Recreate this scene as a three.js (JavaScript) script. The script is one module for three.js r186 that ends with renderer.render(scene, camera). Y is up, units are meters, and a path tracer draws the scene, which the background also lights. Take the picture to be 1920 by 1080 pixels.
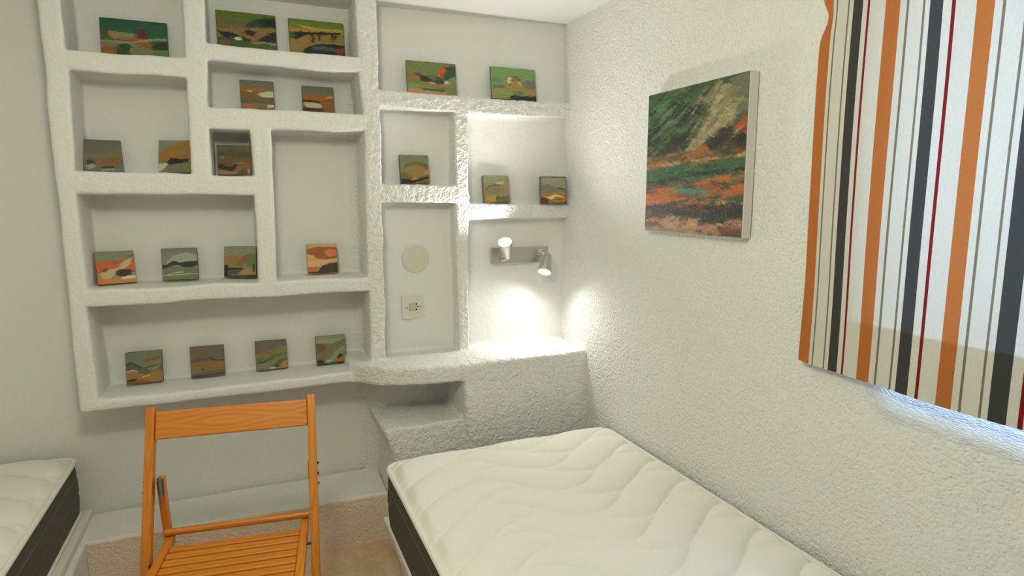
import * as THREE from 'three';
import { RoundedBoxGeometry } from 'three/addons/geometries/RoundedBoxGeometry.js';
import { mergeGeometries } from 'three/addons/utils/BufferGeometryUtils.js';
import { ImprovedNoise } from 'three/addons/math/ImprovedNoise.js';
import { RectAreaLightUniformsLib } from 'three/addons/lights/RectAreaLightUniformsLib.js';

// ---------------------------------------------------------------- camera, sky, exposure
RectAreaLightUniformsLib.init();
const renderer = new THREE.WebGLRenderer({ antialias: true });
renderer.toneMapping = THREE.LinearToneMapping;
renderer.toneMappingExposure = 1.03;
renderer.shadowMap.enabled = true;
const scene = new THREE.Scene();
const camera = new THREE.PerspectiveCamera(50.17, 1920 / 1080, 0.05, 60);
camera.rotation.order = 'YXZ';
camera.position.set(0, 1.38, 0);
camera.rotation.set(-0.14626, -0.40496, 0);
scene.background = new THREE.Color().setRGB(0.38, 0.61, 1.0);      // cool hazy daylight outside the curtained window
scene.backgroundIntensity = 14.0;
const LAMP = new THREE.Color().setRGB(1.0, 1.0, 0.78);             // ceiling globe, out of view overhead
const LAMP_POWER = 1.80;
const SPOT = new THREE.Color().setRGB(1.0, 0.98, 0.93);             // the two reading spots
const SPOT_POWER = 1.45;

// ---------------------------------------------------------------- helpers
let seed = 12345;
const rnd = () => { seed = (seed + 0x6d2b79f5) | 0; let t = Math.imul(seed ^ (seed >>> 15), 1 | seed); t = (t + Math.imul(t ^ (t >>> 7), 61 | t)) ^ t; return ((t ^ (t >>> 14)) >>> 0) / 4294967296; };
const clamp = (v, a = 0, b = 1) => Math.min(b, Math.max(a, v));
const lerp = (a, b, t) => a + (b - a) * t;
const sstep = (a, b, v) => { const t = clamp((v - a) / (b - a)); return t * t * (3 - 2 * t); };
const noise = new ImprovedNoise();
const nz = (x, y, z) => noise.noise(x + 31.7, y + 11.3, z + 57.1);
const counts = {};
const numbered = (name) => { const n = counts[name] = (counts[name] ?? -1) + 1; return n ? name + '_' + String(n).padStart(3, '0') : name; };
function shade(o) { o.traverse((m) => { if (m.isMesh) { m.castShadow = true; m.receiveShadow = true; } }); return o; }
function thing(name, label, category, pos = [0, 0, 0], turn = 0, group) {
  const o = new THREE.Group(); o.name = numbered(name); scene.add(o);
  o.position.set(...pos); o.rotation.y = turn; o.userData = { label, category };
  if (group) o.userData.group = group;
  return o;
}
function part(name, geo, mat, parent, label) {
  const m = new THREE.Mesh(geo, mat); m.name = name; m.castShadow = m.receiveShadow = true; parent.add(m);
  if (label) m.userData.label = label;
  return m;
}
function structure(name, geo, mat) {
  const m = new THREE.Mesh(geo, mat); m.name = name; m.userData.kind = 'structure'; m.castShadow = m.receiveShadow = true; scene.add(m); return m;
}
const moved = (g, x, y, z) => g.translate(x, y, z);
// uv in metres by the dominant axis of each vertex normal
function boxUV(g) {
  const p = g.attributes.position, n = g.attributes.normal, uv = new Float32Array(p.count * 2);
  for (let i = 0; i < p.count; i++) {
    const ax = Math.abs(n.getX(i)), ay = Math.abs(n.getY(i)), az = Math.abs(n.getZ(i));
    if (ax >= ay && ax >= az) { uv[2 * i] = p.getZ(i); uv[2 * i + 1] = p.getY(i); }
    else if (ay >= az) { uv[2 * i] = p.getX(i); uv[2 * i + 1] = p.getZ(i); }
    else { uv[2 * i] = p.getX(i); uv[2 * i + 1] = p.getY(i); }
  }
  g.setAttribute('uv', new THREE.BufferAttribute(uv, 2));
  return g;
}
const slab = (x0, x1, y0, y1, z0, z1) => boxUV(new THREE.BoxGeometry(x1 - x0, y1 - y0, z1 - z0).translate((x0 + x1) / 2, (y0 + y1) / 2, (z0 + z1) / 2));
const rbox = (w, h, d, r = 0.003, s = 2) => new RoundedBoxGeometry(w, h, d, s, r);

// ---------------------------------------------------------------- textures
function dataTex(w, h, fn, srgb = false) {
  const a = new Uint8Array(w * h * 4);
  for (let y = 0; y < h; y++) for (let x = 0; x < w; x++) {
    const c = fn(x, y), o = (y * w + x) * 4;
    if (typeof c === 'number') a[o] = a[o + 1] = a[o + 2] = clamp(c) * 255; else { a[o] = c[0]; a[o + 1] = c[1]; a[o + 2] = c[2]; }
    a[o + 3] = 255;
  }
  const t = new THREE.DataTexture(a, w, h); t.wrapS = t.wrapT = THREE.RepeatWrapping; t.magFilter = THREE.LinearFilter; t.minFilter = THREE.LinearMipmapLinearFilter; t.generateMipmaps = true;
  if (srgb) t.colorSpace = THREE.SRGBColorSpace;
  t.needsUpdate = true; return t;
}
// tileable blobs: trowelled and daubed lime plaster
function stuccoField(N, count, r0, r1, streak) {
  const f = new Float32Array(N * N);
  for (let k = 0; k < count; k++) {
    const cx = rnd() * N, cy = rnd() * N, r = lerp(r0, r1, rnd() * rnd()), h = 0.35 + 0.65 * rnd(), a = rnd() * 6.28, el = 1 + streak * rnd(), ca = Math.cos(a), sa = Math.sin(a), R = Math.ceil(r * el);
    for (let j = -R; j <= R; j++) for (let i = -R; i <= R; i++) {
      const u = (i * ca + j * sa) / (r * el), v = (-i * sa + j * ca) / r, d = u * u + v * v;
      if (d < 1) { const o = ((Math.floor(cy + j) + 8 * N) % N) * N + (Math.floor(cx + i) + 8 * N) % N, q = (1 - d) * (1 - d) * h; f[o] = Math.max(f[o], q) + 0.12 * q; }
    }
  }
  return f;
}
function fieldTex(f, N) { let m = 0; for (const v of f) if (v > m) m = v; return dataTex(N, N, (x, y) => f[y * N + x] / m); }
const stuccoTex = fieldTex(stuccoField(1024, 9000, 7, 20, 0.9), 1024);      // one tile is 0.6 m
stuccoTex.repeat.set(1 / 0.6, 1 / 0.6);
const softTex = fieldTex(stuccoField(512, 900, 10, 40, 2.5), 512); softTex.repeat.set(1 / 0.5, 1 / 0.5);
const weaveTex = dataTex(256, 256, (x, y) => 0.5 + 0.25 * Math.sin(x * Math.PI / 4) * Math.sin(y * Math.PI / 4) + 0.3 * (rnd() - 0.5)); weaveTex.repeat.set(1 / 0.16, 1 / 0.16);
function lattice(N, P) {           // tileable value noise, P cells a side
  const g = Array.from({ length: P * P }, rnd);
  return (x, y) => { const u = x / N * P, v = y / N * P, i = Math.floor(u), j = Math.floor(v), s = u - i, t = v - j, a = s * s * (3 - 2 * s), b = t * t * (3 - 2 * t), at = (p, q) => g[((q % P + P) % P) * P + (p % P + P) % P]; return lerp(lerp(at(i, j), at(i + 1, j), a), lerp(at(i, j + 1), at(i + 1, j + 1), a), b); };
}
const l8 = lattice(512, 8), l32 = lattice(512, 32), l96 = lattice(512, 96);

const plaster = (bump, tex, scale) => new THREE.MeshStandardMaterial({ color: new THREE.Color().setRGB(0.80, 0.80, 0.775), roughness: 0.92, bumpMap: tex ?? stuccoTex, bumpScale: scale ?? bump });
const M = {};
M.rough = plaster(0.0042);
M.medium = plaster(0.0016);
M.soft = plaster(0.0014, softTex);
M.wallRight = plaster(0.0036);
M.ceiling = plaster(0.0010, softTex);
M.riser = new THREE.MeshStandardMaterial({ color: new THREE.Color().setRGB(0.80, 0.68, 0.55), roughness: 0.95, bumpMap: stuccoTex, bumpScale: 0.003 });
M.floor = (() => {
  const t = dataTex(512, 512, (x, y) => { const v = 0.55 * l8(x, y) + 0.3 * l32(x, y) + 0.25 * l96(x, y); return [208 + 44 * (v - 0.5), 178 + 40 * (v - 0.5), 148 + 36 * (v - 0.5)]; }, true);
  t.repeat.set(1 / 0.7, 1 / 0.7);
  return new THREE.MeshStandardMaterial({ map: t, roughness: 0.85, bumpMap: softTex, bumpScale: 0.003 });
})();
M.steel = new THREE.MeshStandardMaterial({ color: new THREE.Color().setRGB(0.58, 0.56, 0.52), metalness: 1, roughness: 0.32 });
M.chrome = new THREE.MeshStandardMaterial({ color: new THREE.Color().setRGB(0.80, 0.80, 0.80), metalness: 1, roughness: 0.12 });
M.hinge = new THREE.MeshStandardMaterial({ color: new THREE.Color().setRGB(0.30, 0.27, 0.20), metalness: 0.9, roughness: 0.45 });
M.bolt = new THREE.MeshStandardMaterial({ color: new THREE.Color().setRGB(0.10, 0.08, 0.06), metalness: 0.8, roughness: 0.5 });
M.plastic = new THREE.MeshStandardMaterial({ color: new THREE.Color().setRGB(0.74, 0.72, 0.66), roughness: 0.45 });
M.cover = new THREE.MeshStandardMaterial({ color: new THREE.Color().setRGB(0.70, 0.67, 0.56), roughness: 0.6 });
M.rocker = new THREE.MeshStandardMaterial({ color: new THREE.Color().setRGB(0.62, 0.52, 0.32), roughness: 0.4 });
M.hole = new THREE.MeshStandardMaterial({ color: new THREE.Color().setRGB(0.015, 0.012, 0.01), roughness: 0.6 });
M.ticking = new THREE.MeshPhysicalMaterial({ color: new THREE.Color().setRGB(0.84, 0.82, 0.76), roughness: 0.95, bumpMap: weaveTex, bumpScale: 0.0006, sheen: 0.2, sheenColor: new THREE.Color(0.3, 0.3, 0.3) });
M.piping = new THREE.MeshStandardMaterial({ color: new THREE.Color().setRGB(0.82, 0.80, 0.74), roughness: 0.85 });
M.band = new THREE.MeshPhysicalMaterial({ color: new THREE.Color().setRGB(0.060, 0.052, 0.038), roughness: 0.7, bumpMap: weaveTex, bumpScale: 0.0008, sheen: 0.3, sheenColor: new THREE.Color(0.25, 0.24, 0.2) });
M.thread = new THREE.MeshStandardMaterial({ color: new THREE.Color().setRGB(0.17, 0.155, 0.12), roughness: 0.8 });
M.board = new THREE.MeshStandardMaterial({ color: new THREE.Color().setRGB(0.78, 0.77, 0.72), roughness: 0.6 });
M.frame = new THREE.MeshStandardMaterial({ color: new THREE.Color().setRGB(0.80, 0.80, 0.78), roughness: 0.45 });
M.glass = new THREE.MeshPhysicalMaterial({ color: 0xffffff, transmission: 1, thickness: 0, roughness: 0.02, ior: 1.5 });
M.wood = [0, 1, 2].map((k) => {
  const a = lattice(512, 5 + k), b = lattice(512, 40);
  const t = dataTex(256, 512, (x, y) => {          // grain runs along v
    const warp = a(x * 0.7, y * 0.5) * 3.2, ring = 0.5 + 0.5 * Math.sin((x / 256 * 14 + warp * 2.2) * 3.0), fine = b(x * 8 % 512, y * 0.25) - 0.5, v = 0.55 * ring + 0.5 * fine + (k - 1) * 0.12;
    return [214 + 22 * (v - 0.5), 132 + 28 * (v - 0.5), 26 + 18 * (v - 0.5)];
  }, true);
  t.repeat.set(1 / 0.12, 1 / 0.5); t.wrapS = t.wrapT = THREE.MirroredRepeatWrapping;
  return new THREE.MeshPhysicalMaterial({ map: t, roughness: 0.42, clearcoat: 0.25, clearcoatRoughness: 0.3 });
});

// ---------------------------------------------------------------- plaster back wall with its niches: one signed distance field, meshed and split into parts
const ZF = -2.42;                                     // front of the niche shelving
const zBack = (x) => lerp(-2.62, -2.53 + (x - 0.5) * 0.068, sstep(0.40, 0.49, x));
const NICHES = [
  [-0.497, 2.3, -0.154, 2.3, -0.160, 1.848, -0.498, 1.843],
  [-0.495, 1.781, -0.160, 1.780, -0.168, 1.461, -0.503, 1.465],
  [-0.088, 2.3, 0.410, 2.3, 0.416, 1.898, -0.090, 1.901],
  [-0.091, 1.844, 0.414, 1.838, 0.424, 1.693, -0.096, 1.690],
  [-0.099, 1.617, 0.027, 1.614, 0.031, 1.459, -0.102, 1.458],
  [-0.508, 1.391, 0.029, 1.389, 0.027, 1.072, -0.504, 1.073],
  [0.098, 1.622, 0.427, 1.626, 0.423, 1.068, 0.091, 1.072],
  [-0.509, 1.015, 0.426, 1.012, 0.426, 0.697, -0.500, 0.690],
  [0.493, 2.3, 1.60, 2.3, 1.60, 1.779, 0.488, 1.783],
  [0.491, 1.721, 0.787, 1.717, 0.790, 1.429, 0.489, 1.431],
  [0.846, 1.716, 1.60, 1.718, 1.60, 1.346, 0.846, 1.355],
  [0.487, 1.360, 0.789, 1.359, 0.800, 0.50, 0.484, 0.50],
  [0.844, 1.289, 1.60, 1.292, 1.60, 0.50, 0.838, 0.50],
].map((q) => {                                        // inward half planes of a quad given clockwise from the top left
  const e = [];
  for (let i = 0; i < 4; i++) { const x0 = q[2 * i], y0 = q[2 * i + 1], x1 = q[(2 * i + 2) % 8], y1 = q[(2 * i + 3) % 8], dx = x1 - x0, dy = y1 - y0, l = Math.hypot(dx, dy); e.push([-dy / l, dx / l, (dy * x0 - dx * y0) / l]); }
  return e;
});
const smin = (a, b, k) => { const h = Math.max(k - Math.abs(a - b), 0) / k; return Math.min(a, b) - h * h * k * 0.25; };
const smax = (a, b, k) => -smin(-a, -b, k);
const LEDGE = [[0.33, -2.45], [0.40, -2.36], [0.45, -2.305], [0.52, -2.272], [0.62, -2.245], [0.75, -2.235], [0.95, -2.245], [1.40, -2.252]];
const zLedge = (x) => { if (x <= LEDGE[0][0]) return LEDGE[0][1]; for (let i = 1; i < LEDGE.length; i++) if (x <= LEDGE[i][0]) { const [a, b] = LEDGE[i - 1], [c, d] = LEDGE[i]; return lerp(b, d, (x - a) / (c - a)); } return -2.252; };
function wallField(x0, y0, z, rough) {
  let x = x0, y = y0;
  if (rough) {                                        // hand-laid edges wander a little
    x += 0.0045 * nz(x0 * 6, y0 * 6, z * 6); y += 0.0045 * nz(x0 * 6 + 9, y0 * 6 + 4, z * 6 + 2);
  }
  const back = z - zBack(x);
  // shelving grid
  let cut = 1e9;
  for (const e of NICHES) { let d = -1e9; for (const h of e) { const v = h[0] * x + h[1] * y + h[2]; if (v > d) d = v; } if (d < cut) cut = d; }
  let s = smax(z - ZF, smax(-0.560 - x, 0.652 - y, 0.012), 0.014);
  s = smax(s, -cut, lerp(0.014, 0.008, sstep(0.44, 0.48, x)));
  let d = smin(back, s, 0.014);
  // ledge slab, block below it, low bedside shelf
  const zl = zLedge(x);
  const bottom = lerp(0.655, 0.662, sstep(0.45, 0.75, x));
  const led = smax(smax(z - zl, y - 0.732, 0.018), smax(bottom - y, 0.34 - x, 0.02), 0.016);
  const zb = zl + 0.004 + 0.10 * Math.max(0, 0.70 - y);
  const blk = smax(smax(z - zb, y - 0.725, 0.02), (0.750 + 0.03 * (0.73 - y)) - x, 0.02);
  const low = smax(smax(z - (-2.245 + 0.16 * Math.max(0, 0.5 - y)), y - 0.503, 0.011), (0.430 + 0.35 * clamp(0.50 - y, 0, 0.10)) - x, 0.02);
  d = smin(d, smin(led, smin(blk, low, 0.02), 0.016), 0.016);
  if (rough) {
    const right = sstep(0.38, 0.46, x), inNiche = z < zBack(x) + 0.05 ? 0.25 : 1;
    const amp = lerp(0.0009, 0.0024, right) * inNiche;
    d += amp * nz(x0 * 45, y0 * 45, z * 45) + 0.0022 * nz(x0 * 9, y0 * 9, z * 9) + amp * 0.6 * nz(x0 * 90, y0 * 90, z * 90);
  }
  return d;
}
const SHELF_PARTS = [
  ['post', -0.57, -0.505, 0.645, 2.2], ['post', -0.165, -0.093, 1.46, 2.2], ['post', 0.424, 0.490, 0.70, 2.2], ['post', 0.790, 0.845, 0.72, 1.72], ['post', 0.029, 0.094, 1.075, 1.615],
  ['shelf', -0.50, -0.165, 1.78, 1.845], ['shelf', -0.093, 0.42, 1.84, 1.90], ['shelf', -0.098, 0.424, 1.618, 1.69], ['shelf', -0.505, 0.03, 1.39, 1.46],
  ['shelf', -0.505, 0.424, 1.013, 1.07], ['shelf', -0.50, 0.43, 0.645, 0.692], ['shelf', 0.49, 1.4, 1.72, 1.78], ['shelf', 0.49, 0.79, 1.36, 1.43], ['shelf', 0.845, 1.4, 1.29, 1.35],
];
function classify(x, y, z) {
  const off = z - zBack(x);
  if (off < 0.012) return x > 0.395 ? (y > 0.72 ? (x > 0.45 ? 1 : 7) : 2) : 0;        // niche backs and the plain wall
  if (x > 0.345 && y < 0.740 && z > ZF + 0.012) return y > 0.652 ? 2 : x > 0.755 ? 3 : y < 0.51 ? 4 : 3;
  if (x > 0.41 && y < 0.655) return y < 0.51 ? 4 : x > 0.74 ? 3 : 2;
  if (x > 0.43 && y < 0.740) return 2;
  if (x < -0.62 || y < 0.60) return 0;
  let best = 1e9, k = 0;
  SHELF_PARTS.forEach((r, i) => { const dx = Math.max(r[1] - x, x - r[2], 0), dy = Math.max(r[3] - y, y - r[4], 0), d = dx * dx + dy * dy; if (d < best) { best = d; k = i; } });
  return 5 + k;
}
function meshField() {
  const h = 0.006, X0 = -1.66, Y0 = -0.02, Z0 = -2.68, nx = 505, ny = 362, nzz = 96, B = 8;
  const v = new Float32Array(nx * ny * nzz), at = (i, j, k) => (k * ny + j) * nx + i;
  for (let bk = 0; bk < nzz; bk += B) for (let bj = 0; bj < ny; bj += B) for (let bi = 0; bi < nx; bi += B) {
    const c = wallField(X0 + (bi + B / 2) * h, Y0 + (bj + B / 2) * h, Z0 + (bk + B / 2) * h, false), near = Math.abs(c) < B * h * 0.9 + 0.03;
    for (let k = bk; k < Math.min(nzz, bk + B); k++) for (let j = bj; j < Math.min(ny, bj + B); j++) for (let i = bi; i < Math.min(nx, bi + B); i++) v[at(i, j, k)] = near ? wallField(X0 + i * h, Y0 + j * h, Z0 + k * h, true) : c;
  }
  const cell = new Int32Array(nx * ny * nzz).fill(-1), P = [], Nn = [];
  const E = [[0, 1], [2, 3], [4, 5], [6, 7], [0, 2], [1, 3], [4, 6], [5, 7], [0, 4], [1, 5], [2, 6], [3, 7]], c = new Float32Array(8);
  for (let k = 0; k < nzz - 1; k++) for (let j = 0; j < ny - 1; j++) for (let i = 0; i < nx - 1; i++) {
    let m = 0;
    for (let q = 0; q < 8; q++) { c[q] = v[at(i + (q & 1), j + ((q >> 1) & 1), k + (q >> 2))]; if (c[q] < 0) m++; }
    if (m === 0 || m === 8) continue;
    let sx = 0, sy = 0, sz = 0, n = 0;
    for (const [a, b] of E) if ((c[a] < 0) !== (c[b] < 0)) { const t = c[a] / (c[a] - c[b]); sx += lerp(a & 1, b & 1, t); sy += lerp((a >> 1) & 1, (b >> 1) & 1, t); sz += lerp(a >> 2, b >> 2, t); n++; }
    sx /= n; sy /= n; sz /= n;
    const gx = lerp(lerp(c[1] - c[0], c[3] - c[2], sy), lerp(c[5] - c[4], c[7] - c[6], sy), sz), gy = lerp(lerp(c[2] - c[0], c[3] - c[1], sx), lerp(c[6] - c[4], c[7] - c[5], sx), sz), gz = lerp(lerp(c[4] - c[0], c[5] - c[1], sx), lerp(c[6] - c[2], c[7] - c[3], sx), sy), l = Math.hypot(gx, gy, gz) || 1;
    cell[at(i, j, k)] = P.length / 3; P.push(X0 + (i + sx) * h, Y0 + (j + sy) * h, Z0 + (k + sz) * h); Nn.push(gx / l, gy / l, gz / l);
  }
  const nParts = 5 + SHELF_PARTS.length, out = Array.from({ length: nParts }, () => ({ idx: [], pos: [], nor: [], uv: [], map: new Map() }));
  const emit = (a, b, d, e, flip) => {
    const quad = flip ? [a, e, d, b] : [a, b, d, e];
    let cx = 0, cy = 0, cz = 0, ux = 0, uy = 0, uz = 0;
    for (const q of quad) { cx += P[3 * q] / 4; cy += P[3 * q + 1] / 4; cz += P[3 * q + 2] / 4; ux += Nn[3 * q]; uy += Nn[3 * q + 1]; uz += Nn[3 * q + 2]; }
    const o = out[classify(cx, cy, cz)];
    ux = Math.abs(ux); uy = Math.abs(uy); uz = Math.abs(uz);
    const ax = uz >= ux && uz >= uy ? 2 : ux >= uy ? 0 : 1;
    const id = quad.map((q) => {
      const key = q * 3 + ax; let r = o.map.get(key);
      if (r === undefined) { r = o.pos.length / 3; o.map.set(key, r); o.pos.push(P[3 * q], P[3 * q + 1], P[3 * q + 2]); o.nor.push(Nn[3 * q], Nn[3 * q + 1], Nn[3 * q + 2]); o.uv.push(ax === 0 ? P[3 * q + 2] : P[3 * q], ax === 1 ? P[3 * q + 2] : P[3 * q + 1]); }
      return r;
    });
    o.idx.push(id[0], id[1], id[2], id[0], id[2], id[3]);
  };
  for (let k = 1; k < nzz - 1; k++) for (let j = 1; j < ny - 1; j++) for (let i = 1; i < nx - 1; i++) {
    const s = v[at(i, j, k)] < 0;
    if (s !== v[at(i + 1, j, k)] < 0) emit(cell[at(i, j - 1, k - 1)], cell[at(i, j, k - 1)], cell[at(i, j, k)], cell[at(i, j - 1, k)], !s);
    if (s !== v[at(i, j + 1, k)] < 0) emit(cell[at(i - 1, j, k - 1)], cell[at(i - 1, j, k)], cell[at(i, j, k)], cell[at(i, j, k - 1)], !s);
    if (s !== v[at(i, j, k + 1)] < 0) emit(cell[at(i - 1, j - 1, k)], cell[at(i, j - 1, k)], cell[at(i, j, k)], cell[at(i - 1, j, k)], !s);
  }
  return out.map((o) => { const g = new THREE.BufferGeometry(); g.setAttribute('position', new THREE.BufferAttribute(new Float32Array(o.pos), 3)); g.setAttribute('normal', new THREE.BufferAttribute(new Float32Array(o.nor), 3)); g.setAttribute('uv', new THREE.BufferAttribute(new Float32Array(o.uv), 2)); g.setIndex(o.idx); return g; });
}
const wallGeos = meshField();
const CEIL = 2.115, XL = -1.60, XR = 1.31, ZFRONT = 1.70;
const backWall = structure('wall_back', mergeGeometries([wallGeos[0], slab(XL - 0.1, XR + 0.5, -0.1, CEIL + 0.1, -2.80, -2.70)].map((g) => g.index ? g.toNonIndexed() : g)), M.soft);
{
  const t = thing('niche_shelving', 'white plastered masonry niche shelving built against the back wall, holding small canvases', 'shelving');
  part('niche_back', wallGeos[1], M.soft, t);
  SHELF_PARTS.forEach((r, i) => part(r[0], wallGeos[5 + i], r[1] > 0.40 ? M.rough : M.medium, t));
  const l = thing('bedside_ledge', 'rough white masonry ledge and block behind the head of the right bed', 'ledge');
  part('ledge_slab', wallGeos[2], M.rough, l); part('block', wallGeos[3], M.rough, l); part('low_shelf', wallGeos[4], M.rough, l);
}

// ---------------------------------------------------------------- right wall with a deep window opening, rounded into the plaster
const DEPTH = 0.30, OP = { z0: -0.97, z1: 0.12, y0: 0.88, y1: 1.93 };
function rightDepth(z, y) {                           // how far the plaster turns back into the opening; 1 = clear opening
  const a = clamp((z - OP.z0) / 0.10, 0, 1.4), b = clamp((OP.z1 - z) / 0.10, 0, 1.4), c = clamp((y - OP.y0) / 0.20, 0, 1.4), d = clamp((OP.y1 - y) / 0.06, 0, 1.4);
  const t = clamp(smin(smin(a, b, 0.5), smin(c, d, 0.5), 0.9) * 1.12);
  return t;
}
{
  const h = 0.01, ny = 214, nzz = 436, pos = [], uv = [], idx = [], T = [];
  for (let j = 0; j <= ny; j++) for (let i = 0; i <= nzz; i++) {
    const z = -2.66 + i * h, y = -0.01 + j * h, t = rightDepth(z, y), e = t * t * (1.6 - 0.6 * t);
    T.push(t); pos.push(XR + DEPTH * e + 0.004 * nz(2, y * 4, z * 4) + 0.0015 * nz(5, y * 17, z * 17), y, z); uv.push(z, y + 0.6 * t);
  }
  for (let j = 0; j < ny; j++) for (let i = 0; i < nzz; i++) {
    const a = j * (nzz + 1) + i, b = a + 1, c = a + nzz + 1, d = c + 1;
    if (Math.min(T[a], T[b], T[c], T[d]) >= 1) continue;
    idx.push(a, b, d, a, d, c);
  }
  const g = new THREE.BufferGeometry(); g.setAttribute('position', new THREE.BufferAttribute(new Float32Array(pos), 3)); g.setAttribute('uv', new THREE.BufferAttribute(new Float32Array(uv), 2)); g.setIndex(idx.map((v, n) => n % 3 === 1 ? idx[n + 1] : n % 3 === 2 ? idx[n - 1] : v)); g.computeVertexNormals();
  const n = g.attributes.normal; if (n.getX(0) > 0) { g.setIndex(idx); g.computeVertexNormals(); }
  const X1 = XR + DEPTH - 0.01, X2 = X1 + 0.09, zo0 = OP.z0 + 0.10, zo1 = OP.z1 - 0.10, yo0 = OP.y0 + 0.20, yo1 = OP.y1 - 0.06;
  const shell = [slab(X1, X2, -0.1, yo0, -2.8, ZFRONT + 0.1), slab(X1, X2, yo1, CEIL + 0.1, -2.8, ZFRONT + 0.1), slab(X1, X2, yo0, yo1, -2.8, zo0), slab(X1, X2, yo0, yo1, zo1, ZFRONT + 0.1)];
  structure('wall_right', mergeGeometries([g, ...shell].map((q) => q.index ? q.toNonIndexed() : q)), M.wallRight);
  const w = new THREE.Group(); w.name = 'window_1'; w.userData.kind = 'structure'; scene.add(w);
  const xw = X1 + 0.045, bar = (y0, y1, z0, z1) => slab(xw - 0.025, xw + 0.025, y0, y1, z0, z1), zm = (zo0 + zo1) / 2;
  part('window_frame', mergeGeometries([bar(yo0, yo0 + 0.05, zo0, zo1), bar(yo1 - 0.05, yo1, zo0, zo1), bar(yo0 + 0.05, yo1 - 0.05, zo0, zo0 + 0.05), bar(yo0 + 0.05, yo1 - 0.05, zo1 - 0.05, zo1), bar(yo0 + 0.05, yo1 - 0.05, zm - 0.03, zm + 0.03)]), M.frame, w);
  part('pane', slab(xw - 0.002, xw + 0.002, yo0 + 0.05, yo1 - 0.05, zo0 + 0.05, zm - 0.03), M.glass, w);
  part('pane', slab(xw - 0.002, xw + 0.002, yo0 + 0.05, yo1 - 0.05, zm + 0.03, zo1 - 0.05), M.glass, w);
}
structure('floor', slab(XL - 0.1, XR + 0.1, -0.12, 0, -2.8, ZFRONT + 0.1), M.floor);
structure('ceiling', slab(XL - 0.1, XR + 0.5, CEIL, CEIL + 0.12, -2.8, ZFRONT + 0.1), M.ceiling);
structure('wall_left', slab(XL - 0.12, XL, -0.1, CEIL + 0.1, -2.8, ZFRONT + 0.1), M.medium);
structure('wall_front', slab(XL - 0.1, XR + 0.5, -0.1, CEIL + 0.1, ZFRONT, ZFRONT + 0.12), M.medium);

// ---------------------------------------------------------------- masonry bed platforms
function bumpy(g, amp, f) {                            // hand-smoothed plaster: move the points a few millimetres
  const p = g.attributes.position;
  for (let i = 0; i < p.count; i++) { const x = p.getX(i), y = p.getY(i), z = p.getZ(i); p.setXYZ(i, x + amp * nz(x * f, y * f, z * f), y + amp * nz(x * f + 7, y * f, z * f), z + amp * nz(x * f, y * f + 3, z * f)); }
  g.computeVertexNormals(); return g;
}
function platform(outline, top, r = 0.012) {           // outline in x,z
  const s = new THREE.Shape(); const step = 0.04;
  outline.forEach(([x, z], i) => {
    const [x1, z1] = outline[(i + 1) % outline.length], n = Math.max(1, Math.round(Math.hypot(x1 - x, z1 - z) / step));
    for (let k = 0; k < n; k++) { const px = lerp(x, x1, k / n), pz = lerp(z, z1, k / n); i + k ? s.lineTo(px, -pz) : s.moveTo(px, -pz); }
  });
  const g = new THREE.ExtrudeGeometry(s, { depth: top - r, bevelEnabled: true, bevelThickness: r, bevelSize: r, bevelOffset: -r, bevelSegments: 4, steps: 4, curveSegments: 4 });
  g.rotateX(-Math.PI / 2);
  return boxUV(bumpy(g, 0.004, 7));
}
const PT = 0.205;
{
  const a = thing('bed_platform', 'white masonry platform under the left bed, continuing as a low ledge along the back wall', 'platform');
  part('body', platform([[XL + 0.01, -0.62], [-0.572, -0.62], [-0.572, -2.385], [0.465, -2.345], [0.465, -2.606], [XL + 0.01, -2.606]], PT), M.medium, a);
  part('riser', platform([[-0.570, -2.381], [0.462, -2.342], [0.462, -2.375], [-0.570, -2.414]], PT - 0.007, 0.004), M.riser, a, 'brownish bare plaster riser of the low ledge');
  const b = thing('bed_platform', 'white masonry platform under the right bed beside the curtained wall', 'platform');
  part('body', platform([[0.450, -0.16], [1.30, -0.16], [1.30, -2.09], [0.450, -2.09]], PT), M.medium, b);
  const board = (x0, x1, z0, z1, label) => { const m = new THREE.Mesh(boxUV(rbox(x1 - x0, 0.028, z1 - z0, 0.006).translate((x0 + x1) / 2, PT + 0.017, (z0 + z1) / 2)), M.board); m.name = numbered('bed_board'); m.userData = { label, category: 'bed board' }; scene.add(shade(m)); };
  board(XL + 0.03, -0.590, -2.585, -0.66, 'thin white base board under the left mattress');
  board(0.392, 1.295, -2.10, -0.15, 'thin white base board under the right mattress');
}

// ---------------------------------------------------------------- mattresses
function rrect(w, l, r, n) {                           // outline of a rounded rectangle about the origin, anticlockwise seen from above (x, z)
  const pts = [], cs = [[w / 2 - r, l / 2 - r, 0], [-(w / 2 - r), l / 2 - r, 1], [-(w / 2 - r), -(l / 2 - r), 2], [w / 2 - r, -(l / 2 - r), 3]];
  cs.forEach(([cx, cz, q], c) => {
    for (let k = 0; k <= n; k++) { const a = (q + k / n) * Math.PI / 2; pts.push([cx + r * Math.cos(a), cz + r * Math.sin(a), Math.cos(a), Math.sin(a)]); }
    const [nx, nz2, nq] = cs[(c + 1) % 4], a0 = (q + 1) * Math.PI / 2, ex = cx + r * Math.cos(a0), ez = cz + r * Math.sin(a0), fx = nx + r * Math.cos(a0), fz = nz2 + r * Math.sin(a0), m = 40;
    for (let k = 1; k < m; k++) pts.push([lerp(ex, fx, k / m), lerp(ez, fz, k / m), Math.cos(a0), Math.sin(a0)]);
  });
  return pts;
}
const LAM = 0.57, PER = 0.163;
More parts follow.
